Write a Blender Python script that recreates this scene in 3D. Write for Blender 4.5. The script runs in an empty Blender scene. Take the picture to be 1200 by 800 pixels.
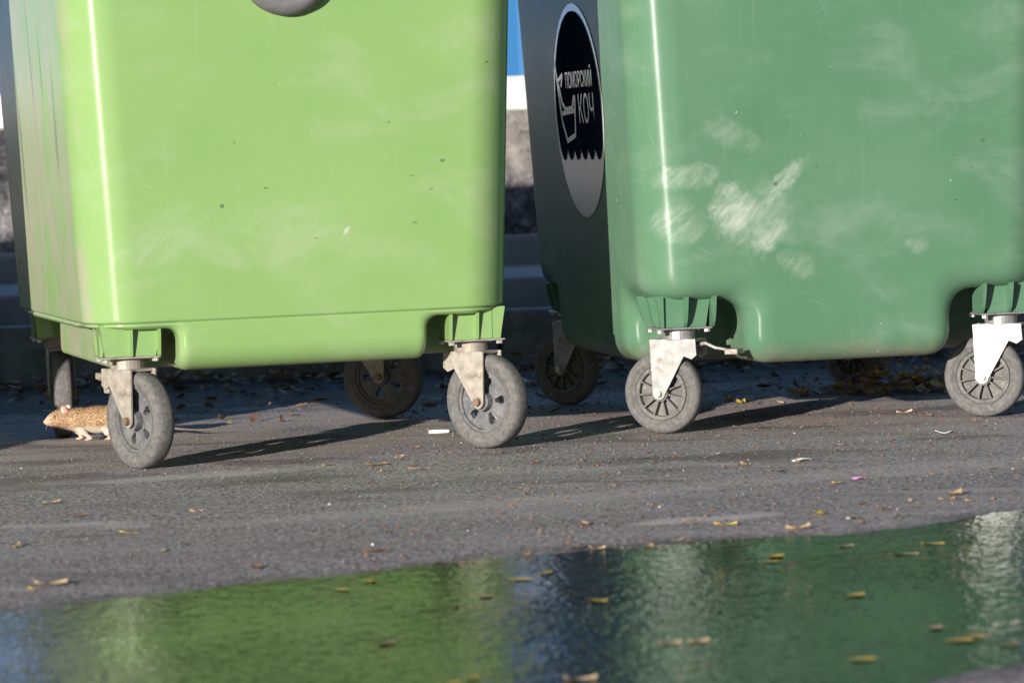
import bpy, bmesh, math, random
import numpy as np
from mathutils import Vector, Matrix
R = math.radians
random.seed(7); rng = np.random.default_rng(7)
S = bpy.context.scene
COL = S.collection

# ---------------------------------------------------------------- camera
cam = bpy.data.cameras.new('camera'); camo = bpy.data.objects.new('camera', cam); COL.objects.link(camo)
CAM_H, PITCH, ROLL = 0.633, 0.0539, 0.0363
cam.sensor_width = 36; cam.lens = 126; cam.clip_start = .1; cam.clip_end = 2000
fw = Vector((0, math.cos(PITCH), -math.sin(PITCH))); up0 = Vector((0, math.sin(PITCH), math.cos(PITCH))); r0 = Vector((1, 0, 0))
rt = r0*math.cos(ROLL) - up0*math.sin(ROLL); up = r0*math.sin(ROLL) + up0*math.cos(ROLL)
camo.matrix_world = Matrix(((rt.x, up.x, -fw.x, 0), (rt.y, up.y, -fw.y, 0), (rt.z, up.z, -fw.z, CAM_H), (0, 0, 0, 1)))
cam.dof.use_dof = True; cam.dof.focus_distance = 7.75; cam.dof.aperture_fstop = 7.0
S.camera = camo
# ---------------------------------------------------------------- sky and sun
SUN_EL, SUN_AZ = R(10.5), R(29.0)          # light travels towards +Y, turned SUN_AZ towards +X
w = bpy.data.worlds.new('World'); S.world = w; w.use_nodes = True
nt = w.node_tree; bg = nt.nodes['Background']
sky = nt.nodes.new('ShaderNodeTexSky'); sky.sky_type = 'NISHITA'; sky.sun_disc = False
sky.sun_elevation = SUN_EL; sky.sun_rotation = math.pi + SUN_AZ; sky.air_density = .7; sky.dust_density = .25; sky.ozone_density = 1.5
nt.links.new(sky.outputs[0], bg.inputs[0]); bg.inputs[1].default_value = .05
sl = bpy.data.lights.new('sun', 'SUN'); sl.energy = 5.0; sl.angle = R(.5); sl.color = (1, .94, .86)
so = bpy.data.objects.new('sun', sl); COL.objects.link(so)
sdir = Vector((math.sin(SUN_AZ)*math.cos(SUN_EL), math.cos(SUN_AZ)*math.cos(SUN_EL), -math.sin(SUN_EL)))
so.rotation_euler = sdir.to_track_quat('-Z', 'Y').to_euler()
S.view_settings.view_transform = 'Standard'; S.view_settings.look = 'None'
S.view_settings.exposure = 0.55; S.view_settings.gamma = 1.0; S.view_settings.use_curve_mapping = False

# ---------------------------------------------------------------- helpers
def tag(o, label=None, cat=None, group=None, kind=None):
    if label: o['label'] = label
    if cat: o['category'] = cat
    if group: o['group'] = group
    if kind: o['kind'] = kind
    return o
def link(name, me, mat=None, parent=None):
    o = bpy.data.objects.new(name, me); COL.objects.link(o)
    if mat is not None and me is not None and not me.materials: me.materials.append(mat)
    if parent: o.parent = parent
    return o
def empty(name, loc=(0, 0, 0), rz=0):
    o = bpy.data.objects.new(name, None); COL.objects.link(o)
    o.location = loc; o.rotation_euler = (0, 0, rz); o.empty_display_size = .1
    return o
def pymesh(name, v, f, smooth=False):
    me = bpy.data.meshes.new(name); me.from_pydata([tuple(map(float, p)) for p in v], [], [tuple(map(int, q)) for q in f]); me.update()
    if smooth: me.polygons.foreach_set('use_smooth', [True]*len(me.polygons))
    return me
def npmesh(name, V, Q, smooth=True):
    me = bpy.data.meshes.new(name); n = len(Q); k = Q.shape[1]
    me.vertices.add(len(V)); me.vertices.foreach_set('co', np.asarray(V, np.float32).ravel())
    me.loops.add(n*k); me.loops.foreach_set('vertex_index', np.asarray(Q, np.int32).ravel())
    me.polygons.add(n); me.polygons.foreach_set('loop_start', np.arange(0, n*k, k, dtype=np.int32))
    me.polygons.foreach_set('use_smooth', np.full(n, smooth)); me.update(calc_edges=True); me.validate()
    return me
def bm_mesh(name, bm, smooth=False):
    bmesh.ops.recalc_face_normals(bm, faces=bm.faces)
    me = bpy.data.meshes.new(name); bm.to_mesh(me); bm.free()
    if smooth: me.polygons.foreach_set('use_smooth', [True]*len(me.polygons))
    return me
def box(bm, c, s, M=None):
    r = bmesh.ops.create_cube(bm, size=1.0); vs = r['verts']
    for v in vs:
        p = Vector((v.co.x*s[0]+c[0], v.co.y*s[1]+c[1], v.co.z*s[2]+c[2])); v.co = M @ p if M else p
    return vs
def prism(bm, pts, axis, lo, hi):
    """polygon pts (2D) extruded from lo to hi along axis 'x','y' or 'z'"""
    def mk(p, t): return {'y': (p[0], t, p[1]), 'x': (t, p[0], p[1]), 'z': (p[0], p[1], t)}[axis]
    a = [bm.verts.new(mk(p, lo)) for p in pts]; b = [bm.verts.new(mk(p, hi)) for p in pts]; n = len(pts)
    bm.faces.new(a); bm.faces.new(b[::-1])
    for i in range(n): bm.faces.new((a[i], b[i], b[(i+1) % n], a[(i+1) % n]))
def bevel(bm, w, seg=2):
    es = [e for e in bm.edges if len(e.link_faces) == 2 and e.calc_face_angle(0) > .5]
    if es: bmesh.ops.bevel(bm, geom=es, offset=w, segments=seg, affect='EDGES', profile=.5, clamp_overlap=True)
def lathe(prof, n=64, axis='y', closed=True):
    """profile of (radius, along) pairs round the y axis"""
    V = []; F = []; m = len(prof)
    for i in range(n):
        a = 2*math.pi*i/n
        for r, t in prof: V.append((r*math.cos(a), t, r*math.sin(a)))
    for i in range(n):
        j = (i+1) % n
        for k in range(m if closed else m-1):
            l = (k+1) % m; F.append((i*m+k, j*m+k, j*m+l, i*m+l))
    return V, F
def tube(bm, pts, rad, n=8):
    pts = [Vector(p) for p in pts]; rings = []
    for i, p in enumerate(pts):
        d = (pts[min(i+1, len(pts)-1)] - pts[max(i-1, 0)]).normalized()
        a = d.cross(Vector((0, 0, 1)));  a = a if a.length > .05 else d.cross(Vector((1, 0, 0))); a.normalize(); b = d.cross(a)
        r = rad[i] if isinstance(rad, (list, tuple)) else rad
        rings.append([bm.verts.new(p + (a*math.cos(2*math.pi*k/n) + b*math.sin(2*math.pi*k/n))*r) for k in range(n)])
    for i in range(len(rings)-1):
        for k in range(n): bm.faces.new((rings[i][k], rings[i][(k+1) % n], rings[i+1][(k+1) % n], rings[i+1][k]))
    bm.faces.new(rings[0][::-1]); bm.faces.new(rings[-1])
def sinnoise(x, y, seed, scale, octs=4, gain=.5):
    g = np.random.default_rng(seed); out = np.zeros(np.broadcast(x, y).shape); a = 1.
    for o in range(octs):
        for k in range(5):
            t = g.uniform(0, 2*np.pi); f = scale*2**o*g.uniform(.7, 1.4)
            out += a*np.sin(f*(np.cos(t)*x + np.sin(t)*y) + g.uniform(0, 6.28))/5
        a *= gain
    return out

# ---------------------------------------------------------------- node helpers
class NT:
    def __init__(s, name):
        s.m = bpy.data.materials.new(name); s.m.use_nodes = True; s.t = s.m.node_tree; s.n = s.t.nodes
        s.b = s.n['Principled BSDF']; s.tc = s.n.new('ShaderNodeTexCoord'); s.out = s.n['Material Output']
    def L(s, a, b): s.t.links.new(a, b)
    def put(s, sock, v):
        if hasattr(v, 'is_linked') or isinstance(v, bpy.types.NodeSocket): s.L(v, sock)
        else: sock.default_value = v
    def math(s, op, a, b=0., c=None, clamp=False):
        n = s.n.new('ShaderNodeMath'); n.operation = op; n.use_clamp = clamp
        s.put(n.inputs[0], a); s.put(n.inputs[1], b)
        if c is not None: s.put(n.inputs[2], c)
        return n.outputs[0]
    def mapping(s, vec, scale=(1, 1, 1), loc=(0, 0, 0), rot=(0, 0, 0)):
        n = s.n.new('ShaderNodeMapping'); s.L(vec, n.inputs[0]); n.inputs['Scale'].default_value = scale; n.inputs['Location'].default_value = loc; n.inputs['Rotation'].default_value = rot
        return n.outputs[0]
    def noise(s, vec, scale, detail=4, rough=.55, dist=0, col=False):
        n = s.n.new('ShaderNodeTexNoise'); s.L(vec, n.inputs['Vector']); n.inputs['Scale'].default_value = scale
        n.inputs['Detail'].default_value = detail; n.inputs['Roughness'].default_value = rough; n.inputs['Distortion'].default_value = dist
        return n.outputs['Color' if col else 'Fac']
    def voro(s, vec, scale, out='Distance', feat='F1', rnd=1.):
        n = s.n.new('ShaderNodeTexVoronoi'); s.L(vec, n.inputs['Vector']); n.inputs['Scale'].default_value = scale; n.feature = feat
        n.inputs['Randomness'].default_value = rnd
        return n.outputs[out]
    def ramp(s, fac, stops):
        n = s.n.new('ShaderNodeValToRGB'); s.L(fac, n.inputs[0]); e = n.color_ramp.elements
        while len(e) < len(stops): e.new(.5)
        for el, (p, c) in zip(e, stops): el.position = p; el.color = c if len(c) == 4 else (*c, 1)
        return n.outputs[0]
    def step(s, fac, lo, hi):
        n = s.n.new('ShaderNodeMapRange'); n.interpolation_type = 'SMOOTHSTEP'; s.L(fac, n.inputs[0]); n.inputs[1].default_value = lo; n.inputs[2].default_value = hi
        return n.outputs[0]
    def mix(s, fac, a, b, mode='MIX'):
        n = s.n.new('ShaderNodeMix'); n.data_type = 'RGBA'; n.blend_type = mode; n.clamp_factor = True
        s.put(n.inputs[0], fac)
        for k, v in ((6, a), (7, b)): s.put(n.inputs[k], v if not isinstance(v, tuple) else ((*v, 1) if len(v) == 3 else v))
        return n.outputs[2]
    def sep(s, vec):
        n = s.n.new('ShaderNodeSeparateXYZ'); s.L(vec, n.inputs[0]); return n.outputs
    def bump(s, h, strength=.3, dist=.002, normal=None):
        n = s.n.new('ShaderNodeBump'); s.L(h, n.inputs['Height']); n.inputs['Strength'].default_value = strength; n.inputs['Distance'].default_value = dist
        if normal: s.L(normal, n.inputs['Normal'])
        return n.outputs[0]
    def fin(s, col=None, rough=None, bump=None, metal=None):
        if col is not None: s.put(s.b.inputs['Base Color'], (*col, 1) if isinstance(col, tuple) and len(col) == 3 else col)
        if rough is not None: s.put(s.b.inputs['Roughness'], rough)
        if metal is not None: s.put(s.b.inputs['Metallic'], metal)
        if bump is not None: s.L(bump, s.b.inputs['Normal'])
        return s.m
def simple(name, c1, c2, scale=20, rough=.7, metal=0., bumps=.2, bscale=80, bdist=.001):
    t = NT(name); v = t.tc.outputs['Object']
    return t.fin(t.mix(t.step(t.noise(v, scale), .35, .65), c1, c2), rough, t.bump(t.noise(v, bscale), bumps, bdist), metal)

# ---------------------------------------------------------------- materials
ANISO = .25
def mat_plastic(name, base, base2, dust, side_scuff, smudges, chips, dirt_z, rough=.21):
    t = NT(name); v = t.tc.outputs['Object']; x, y, z = t.sep(v)
    nx, ny, nz = t.sep(t.tc.outputs['Normal'])
    c = t.mix(t.step(t.noise(v, 3.0, 5), .3, .7), base, base2)
    # rubbed patches, large soft and dusty
    c = t.mix(t.math('MULTIPLY', t.step(t.noise(t.mapping(v, (1.2, 1, 2.)), 4.5, 6, .62, .4), .47, .75), .42), c, dust)
    # fine vertical run marks
    vs = t.noise(t.mapping(v, (60, 60, 1.2)), 1.0, 4, .6)
    c = t.mix(t.math('MULTIPLY', t.step(vs, .55, .8), .16), c, dust)
    # crossing hair scratches
    for i, rot in enumerate((.5, 1.9, 2.7)):
        sc = t.noise(t.mapping(t.mapping(v, (1, 1, 1), (i*3.1, 0, 0), (0, rot, .2)), (7, 7, 240)), 1.0, 2, .5)
        gate = t.step(t.noise(v, 7+i*2, 3), .55, .66)
        c = t.mix(t.math('MULTIPLY', t.math('MULTIPLY', t.step(sc, .665, .70), gate), .35), c, dust)
    # the smeared hand-sized marks
    rmask = None
    for (sx, sz, rx, rz, rot, amt) in smudges:
        dx = t.math('SUBTRACT', x, sx); dz = t.math('SUBTRACT', z, sz)
        ca, sa = math.cos(rot), math.sin(rot)
        u = t.math('DIVIDE', t.math('ADD', t.math('MULTIPLY', dx, ca), t.math('MULTIPLY', dz, sa)), rx)
        q = t.math('DIVIDE', t.math('SUBTRACT', t.math('MULTIPLY', dz, ca), t.math('MULTIPLY', dx, sa)), rz)
        d = t.math('ADD', t.math('MULTIPLY', u, u), t.math('MULTIPLY', q, q))
        nn = t.noise(t.mapping(v, (1, 1, 1), (sx*9, 0, sz*7), (0, rot+.6, 0)), 26, 4, .6, .6)
        d = t.math('ADD', d, t.math('MULTIPLY', t.math('SUBTRACT', nn, .5), 2.4))
        fine = t.noise(t.mapping(t.mapping(v, (1, 1, 1), (0, 0, 0), (0, .75, 0)), (16, 16, 62)), 1., 5, .65, .5)
        m = t.math('MULTIPLY', t.math('SUBTRACT', 1., t.step(d, .1, 1.25)), t.math('MULTIPLY_ADD', t.step(fine, .32, .70), .75*amt, .25*amt))
        m = t.math('MULTIPLY', m, t.step(t.math('MULTIPLY', ny, -1.), .2, .5))
        c = t.mix(t.math('MULTIPLY', m, .85), c, (.46, .50, .43)); rmask = m if rmask is None else t.math('MAXIMUM', rmask, m)
    # scuffed long side, rubbed by the lifting arms
    sidem = t.step(t.math('MULTIPLY', nx, -1.), .75, .97)
    sc1 = t.noise(t.mapping(v, (1, 11, 3.0)), 1.0, 6, .7, .6)
    c = t.mix(t.math('MULTIPLY', t.math('MULTIPLY', t.step(sc1, .36, .58), sidem), side_scuff*.95), c, (.33, .32, .24))
    sc2 = t.noise(t.mapping(v, (1, 15, 1.3), (0, 4, 1)), 1.0, 4, .6)
    c = t.mix(t.math('MULTIPLY', t.math('MULTIPLY', t.step(sc2, .60, .68), sidem), side_scuff*.8), c, (.13, .13, .10))
    # chips: pale and dark specks
    vw = t.n.new('ShaderNodeVectorMath'); vw.operation = 'MULTIPLY_ADD'; t.L(t.noise(v, 70, 3, .7, 0, True), vw.inputs[0]); vw.inputs[1].default_value = (.022, .022, .022); t.L(v, vw.inputs[2]); vv = vw.outputs[0]
    vd = t.voro(vv, 42, 'Distance'); vc = t.sep(t.voro(vv, 42, 'Color'))
    ch = t.math('MULTIPLY', t.math('LESS_THAN', vd, t.math('MULTIPLY', vc[1], .12)), t.math('GREATER_THAN', vc[0], chips))
    c = t.mix(t.math('MULTIPLY', ch, .8), c, (.72, .70, .58))
    vd2 = t.voro(t.mapping(vv, (1, 1, 2.6)), 19, 'Distance'); vc2 = t.sep(t.voro(t.mapping(vv, (1, 1, 2.6)), 19, 'Color'))
    c = t.mix(t.math('MULTIPLY', t.math('MULTIPLY', t.math('LESS_THAN', vd2, t.math('MULTIPLY', vc2[0], .12)), t.math('GREATER_THAN', vc2[1], .93)), .7), c, (.08, .09, .06))
    # splashed road dirt along the bottom
    dn = t.noise(t.mapping(v, (22, 22, 10)), 1., 5, .65)
    dirt = t.math('SUBTRACT', 1., t.step(t.math('MULTIPLY_ADD', t.math('SUBTRACT', dn, .5), .10, z), dirt_z-.035, dirt_z+.045))
    c = t.mix(t.math('MULTIPLY', dirt, .62), c, (.30, .26, .19))
    rg = t.math('MULTIPLY_ADD', t.noise(v, 9, 5, .6), .12, rough-.06)
    rg = t.math('ADD', t.math('ADD', rg, t.math('MULTIPLY', dirt, .3)), t.math('MULTIPLY', sidem, .08))
    if rmask is not None: rg = t.math('ADD', rg, t.math('MULTIPLY', rmask, .3))
    h = t.math('ADD', t.noise(v, 5, 2), t.math('MULTIPLY', t.noise(v, 220, 2), .012))
    tg = t.n.new('ShaderNodeTangent'); tg.direction_type = 'RADIAL'; tg.axis = 'Z'; t.L(tg.outputs[0], t.b.inputs['Tangent'])
    t.b.inputs['Anisotropic'].default_value = .75; t.L(t.math('MULTIPLY_ADD', sidem, -.37, .42), t.b.inputs['Specular IOR Level']); t.b.inputs['Anisotropic Rotation'].default_value = ANISO
    return t.fin(c, rg, t.bump(h, .12, .004))
LIME = mat_plastic('lime_plastic', (.205, .345, .118), (.228, .368, .134), (.34, .41, .26), .9,
    [(-.29, .47, .10, .06, .3, .28), (-.05, .50, .10, .05, -.2, .14), (.094, .474, .013, .006, .9, 1.5), (.04, .52, .09, .02, .1, .12)], .975, .185)
PINE = mat_plastic('green_plastic', (.080, .180, .104), (.097, .200, .120), (.21, .29, .23), .08,
    [(-.268, .490, .050, .050, .3, .85), (-.245, .455, .075, .045, .5, .35), (-.190, .415, .060, .028, .85, .75), (-.150, .540, .075, .022, .75, .55), (-.205, .47, .10, .07, .6, .25),
     (-.365, .560, .075, .032, .1, .42), (-.26, .64, .07, .035, -.4, .22), (-.385, .46, .05, .06, 1.2, .35), (-.12, .36, .03, .05, 1.2, .3), (.15, .39, .03, .02, 0, .3)], .955, .160)
def mat_rubber():
    t = NT('dusty_rubber'); v = t.tc.outputs['Object']
    c = t.mix(t.step(t.noise(v, 95, 5, .75), .28, .70), (.085, .082, .080), (.165, .158, .152))
    c = t.mix(t.math('MULTIPLY', t.step(t.noise(v, 60, 4), .5, .75), .5), c, (.21, .20, .18))
    x, y, z = t.sep(v)
    return t.fin(c, .85, t.bump(t.noise(v, 240, 3), .5, .0012))
RUBBER = mat_rubber()
def mat_disc(name, a, b):
    t = NT(name); v = t.tc.outputs['Object']
    c = t.mix(t.step(t.noise(v, 35, 6, .7), .3, .7), a, b)
    c = t.mix(t.math('MULTIPLY', t.step(t.noise(v, 160, 3), .58, .7), .6), c, (.36, .33, .29))
    return t.fin(c, .7, t.bump(t.noise(v, 150, 3), .4, .001))
DISC_A = mat_disc('grey_wheel_disc', (.08, .082, .088), (.18, .178, .178))
DISC_B = mat_disc('dark_wheel_disc', (.075, .073, .07), (.17, .16, .15))
def mat_zinc(name, a, b, rust, metal, rough):
    t = NT(name); v = t.tc.outputs['Object']
    c = t.mix(t.step(t.noise(v, 40, 5), .3, .7), a, b)
    c = t.mix(t.math('MULTIPLY', t.step(t.noise(v, 22, 6, .7, .5), .50, .68), rust), c, (.16, .085, .04))
    return t.fin(c, t.math('MULTIPLY_ADD', t.noise(v, 60), .25, rough-.12), t.bump(t.noise(v, 120, 3), .25, .0008), metal)
ZINC = mat_zinc('zinc_steel', (.27, .27, .265), (.40, .395, .38), .55, .45, .42)
OLDZINC = mat_zinc('dusty_zinc_steel', (.30, .27, .23), (.44, .40, .34), .7, .25, .6)
BOLT = mat_zinc('bolt_steel', (.55, .54, .50), (.7, .68, .64), .3, .6, .4)
RUSTBOLT = mat_zinc('rusty_bolt_steel', (.22, .15, .11), (.30, .22, .17), .6, .3, .6)
PEDAL = simple('black_pedal', (.02, .02, .02), (.05, .048, .045), 40, .6)
LUG = simple('grey_lug', (.075, .075, .08), (.15, .145, .15), 12, .6, 0, .5, 40, .003)
DARKLID = simple('lid_plastic', (.06, .20, .09), (.08, .24, .11), 6, .35)

def mat_asphalt():
    t = NT('dusty_asphalt'); g = t.n.new('ShaderNodeNewGeometry'); v = g.outputs['Position']; x, y, z = t.sep(v)
    fine = t.noise(v, 190, 3, .7); stone = t.sep(t.voro(v, 120, 'Color')); sd = t.voro(v, 120, 'Distance')
    c = t.ramp(fine, [(.30, (.12, .106, .116)), (.50, (.32, .283, .305)), (.70, (.58, .52, .55))])
    mid = t.noise(t.mapping(v, (1, .45, 1)), 105, 4, .75); c = t.mix(t.math('MULTIPLY', t.step(mid, .52, .64), .8), c, (.58, .515, .54)); c = t.mix(t.math('MULTIPLY', t.math('SUBTRACT', 1., t.step(mid, .38, .49)), .8), c, (.08, .07, .075))
    tint = t.noise(v, 34, 3, .6, 0, True); c = t.mix(.28, c, t.mix(1., c, t.mix(.5, tint, (.5, .5, .5)), 'OVERLAY'))
    # aggregate showing through: light and brown stones
    c = t.mix(t.math('MULTIPLY', t.math('GREATER_THAN', stone[0], .80), t.math('LESS_THAN', sd, .42)), c, (.30, .285, .27))
    c = t.mix(t.math('MULTIPLY', t.math('MULTIPLY', t.math('GREATER_THAN', stone[1], .90), t.math('LESS_THAN', sd, .40)), .8), c, (.23, .14, .09))
    c = t.mix(t.math('MULTIPLY', t.math('MULTIPLY', t.math('GREATER_THAN', stone[2], .86), t.math('LESS_THAN', sd, .5)), .8), c, (.03, .03, .032))
    # old tide lines of dust left by drying puddles
    d = t.noise(t.mapping(v, (.55, 1.7, 1), (3, 1.4, 0), (0, 0, .12)), 1.0, 5, .55, .5)
    c = t.mix(t.math('MULTIPLY', t.step(d, .46, .66), .40), c, (.46, .41, .425))
    d2 = t.noise(t.mapping(v, (1.1, 5.5, 1), (0.6, 0, 0), (0, 0, .16)), 1.0, 5, .6, .8)
    c = t.mix(t.math('MULTIPLY', t.step(d2, .57, .72), .65), c, (.56, .50, .51))
    c = t.mix(t.math('MULTIPLY', t.step(t.noise(t.mapping(v, (1.6, 3.6, 1), (7, 2, 0)), 1.0, 5, .6, .4), .52, .68), .55), c, (.09, .078, .070))
    for (ex, ey, rx, ry, am) in ((.315, 5.995, .15, .055, .75), (-.1, 6.35, .5, .10, .30), (.75, 6.75, .6, .14, .30), (-.75, 7.15, .45, .09, .5)):
        u = t.math('DIVIDE', t.math('SUBTRACT', x, ex), rx); q = t.math('DIVIDE', t.math('SUBTRACT', t.math('MULTIPLY_ADD', x, -.35, y), ey-.35*ex), ry)
        dd = t.math('ADD', t.math('MULTIPLY', u, u), t.math('MULTIPLY', q, q)); dd = t.math('ADD', dd, t.math('MULTIPLY', t.math('SUBTRACT', t.noise(v, 16, 5, .65), .5), 1.6))
        c = t.mix(t.math('MULTIPLY', t.math('SUBTRACT', 1., t.step(dd, .2, 1.2)), am), c, (.64, .575, .58))
    # beige drift of dust under the containers
    far = t.step(t.math('MULTIPLY_ADD', x, -.22, y), 7.15, 7.9)
    c = t.mix(t.math('MULTIPLY', t.math('MULTIPLY', far, t.step(t.noise(v, 2.6, 5, .6), .30, .6)), .55), c, (.44, .37, .30))
    # shade behind the containers painted in as dark brown, then damp dirt
    back_shade = t.step(t.math('MULTIPLY_ADD', t.math('SUBTRACT', t.noise(v, 3.5, 5, .65), .5), 1.6, t.math('MULTIPLY_ADD', x, -.08, y)), 8.85, 9.5)
    c = t.mix(t.math('MULTIPLY', back_shade, .85), c, t.mix(t.noise(v, 30, 4), (.035, .027, .02), (.10, .075, .055)))
    damp = t.math('MULTIPLY', t.step(t.noise(t.mapping(v, (1.5, 3.0, 1), (1.3, 5, 0)), 1.2, 6, .65, .6), .50, .62), t.step(t.math('MULTIPLY_ADD', x, -.25, y), 6.7, 7.2))
    c = t.mix(t.math('MULTIPLY', damp, .6), c, (.10, .075, .06))
    # darker where the ground is wet round the puddle
    wet = t.math('SUBTRACT', 1., t.step(t.math('MULTIPLY_ADD', t.math('SUBTRACT', t.noise(v, 12, 5), .5), .0035, z), -.0052, -.0020))
    c = t.mix(t.math('MULTIPLY', wet, .60), c, (.022, .021, .021))
    hh = t.math('ADD', t.noise(v, 150, 4, .7), t.math('MULTIPLY', t.math('SUBTRACT', 1., sd), .5))
    return t.fin(c, t.math('MULTIPLY_ADD', wet, -.45, .92), t.bump(hh, .7, .0022))
ASPHALT = mat_asphalt()
def mat_water():
    t = NT('puddle_water'); g = t.n.new('ShaderNodeNewGeometry'); v = g.outputs['Position']
    t.n.remove(t.b)
    fr = t.n.new('ShaderNodeFresnel'); fr.inputs[0].default_value = 1.333
    gl = t.n.new('ShaderNodeBsdfGlossy'); gl.inputs['Roughness'].default_value = .018; gl.inputs['Color'].default_value = (.72, .75, .74, 1)
    tr = t.n.new('ShaderNodeBsdfTransparent'); tr.inputs[0].default_value = (.22, .23, .20, 1)
    mx = t.n.new('ShaderNodeMixShader'); t.L(fr.outputs[0], mx.inputs[0]); t.L(tr.outputs[0], mx.inputs[1]); t.L(gl.outputs[0], mx.inputs[2]); t.L(mx.outputs[0], t.out.inputs[0])
    r1 = t.noise(t.mapping(v, (1, .55, 1), (0, 0, 0), (0, 0, .3)), 85, 2, .5, .3)
    r2 = t.noise(t.mapping(v, (1, .6, 1), (2, 3, 0), (0, 0, -.4)), 33, 2, .5, .2)
    amt = t.step(t.noise(v, 1.6, 2), .35, .7)
    h = t.math('MULTIPLY', t.math('ADD', r1, t.math('MULTIPLY', r2, 1.2)), t.math('MULTIPLY_ADD', amt, .7, .45))
    bp = t.bump(h, 1.0, .0021); t.L(bp, gl.inputs['Normal']); t.L(bp, fr.inputs['Normal'])
    return t.m
WATER = mat_water()
CONCRETE = simple('kerb_concrete', (.17, .165, .16), (.27, .26, .25), 14, .9, 0, .6, 60, .004)
SLAB = simple('slab_concrete', (.24, .24, .245), (.34, .34, .345), 6, .85, 0, .5, 50, .003)
SOIL = simple('dark_soil', (.018, .016, .014), (.045, .038, .03), 25, .95, 0, 1., 60, .01)
def mat_wall():
    t = NT('rough_plaster'); v = t.tc.outputs['Object']; x, y, z = t.sep(v)
    n = t.noise(v, 14, 6, .7, .6); c = t.ramp(n, [(.32, (.07, .066, .066)), (.5, (.19, .172, .16)), (.66, (.30, .27, .245))])
    low = t.math('SUBTRACT', 1., t.step(t.math('MULTIPLY_ADD', t.math('SUBTRACT', t.noise(v, 4, 4), .5), .3, z), .46, .60))
    c2 = t.ramp(t.noise(v, 20, 5, .7, .8), [(.36, (.025, .025, .03)), (.52, (.11, .105, .11)), (.68, (.26, .25, .245))])
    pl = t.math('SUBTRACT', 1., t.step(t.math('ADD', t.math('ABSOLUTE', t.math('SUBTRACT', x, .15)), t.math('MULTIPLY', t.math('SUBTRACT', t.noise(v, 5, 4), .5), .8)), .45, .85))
    c = t.mix(t.math('SUBTRACT', 1., pl), c, t.mix(1., c2, (.42, .42, .46), 'MULTIPLY'))  # darkened away from the middle: shade put into the colour for the reflection
    return t.fin(t.mix(low, c, t.mix(1., c2, (1.7, 1.65, 1.7), 'MULTIPLY')), .95, t.bump(n, .8, .02))
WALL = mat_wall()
def mat_banner():
    t = NT('printed_banner'); v = t.tc.outputs['Object']; x, y, z = t.sep(v)
    cl = t.noise(t.mapping(v, (1.0, 1, 2.6), (.35, 0, 0)), 2.2, 5, .55)
    c = t.mix(t.step(cl, .54, .80), (.024, .150, .37), (.28, .42, .52))
    return t.fin(c, .5)
BANNER = mat_banner()
WHITEP = simple('white_print', (.60, .60, .60), (.52, .52, .53), 5, .5)
POST = simple('post_steel', (.25, .26, .27), (.33, .33, .33), 9, .5)
NAVY = simple('navy_print', (.016, .028, .062), (.022, .036, .075), 12, .3)
PALE = simple('pale_print', (.88, .89, .90), (.90, .91, .92), 8, .22, .30)
for m_ in (NAVY,): m_.node_tree.nodes['Principled BSDF'].inputs['Specular IOR Level'].default_value = .0

# ---------------------------------------------------------------- ground and puddle
EX = np.array([-.747, -.615, -.461, -.273, -.118, .041, .203, .329, .470, .616, .713, .785, .858, 1.2, 2.0])
EY = np.array([5.109, 5.238, 5.347, 5.441, 5.540, 5.571, 5.614, 5.696, 5.750, 5.831, 5.934, 6.050, 6.053, 6.10, 5.2])
def edge_y(x): return np.where(x < EX[0], EY[0] + (x-EX[0])*.75, np.interp(x, EX, EY))
def near_y(x): return np.where(x > .27, 3.964 + (x-.27)*.868, np.maximum(3.964 + (x-.27)*1.2, 2.6))
def ground_z(x, y):
    s = np.minimum(edge_y(x) - y, y - near_y(x)) + .055*sinnoise(x, y, 3, 6., 5, .65)
    z = np.where(s > 0, -.004 - .020*np.tanh(np.maximum(s, 0)/.45), -.004 + .004*np.tanh(np.maximum(-s, 0)/.18))
    near = np.exp(-((x-.2)/4.)**2 - ((y-7)/6.)**2)
    z = z + near*(.0016*sinnoise(x, y, 5, 4., 4) + .0007*sinnoise(x, y, 6, 40., 3, .6)*(s < .05))
    return z
WATER_Z = -.0045
def axis(lo, hi, stp, far):
    mid = np.arange(lo, hi+1e-6, stp); g = [stp]
    ext = []; a = 0.; k = stp
    while a < far: k *= 1.28; a += k; ext.append(a)
    ext = np.array(ext); return np.concatenate([lo-ext[::-1], mid, hi+ext])
gx = axis(-1.7, 1.9, .011, 400); gy = axis(3.7, 11.3, .012, 400)
GX, GY = np.meshgrid(gx, gy); V = np.stack([GX, GY, ground_z(GX, GY)], -1).reshape(-1, 3)
nx_, ny_ = len(gx), len(gy); I = np.arange(nx_*ny_).reshape(ny_, nx_)
Q = np.stack([I[:-1, :-1], I[:-1, 1:], I[1:, 1:], I[1:, :-1]], -1).reshape(-1, 4)
tag(link('asphalt_ground', npmesh('asphalt_ground', V, Q), ASPHALT), 'grey dusty asphalt under the waste containers', kind='structure')
xs = np.linspace(-2.6, 1.75, 90); Vw = []; Qw = []
for i, x in enumerate(xs):
    e, n = float(edge_y(x))+.16, float(near_y(x))-.25
    for k in range(14): Vw.append((x, n+(e-n)*k/13, WATER_Z))
for i in range(len(xs)-1):
    for k in range(13): Qw.append((i*14+k, (i+1)*14+k, (i+1)*14+k+1, i*14+k+1))
tag(link('puddle', npmesh('puddle', np.array(Vw), np.array(Qw)), WATER), 'shallow rain puddle mirroring the green containers', kind='structure')

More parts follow.
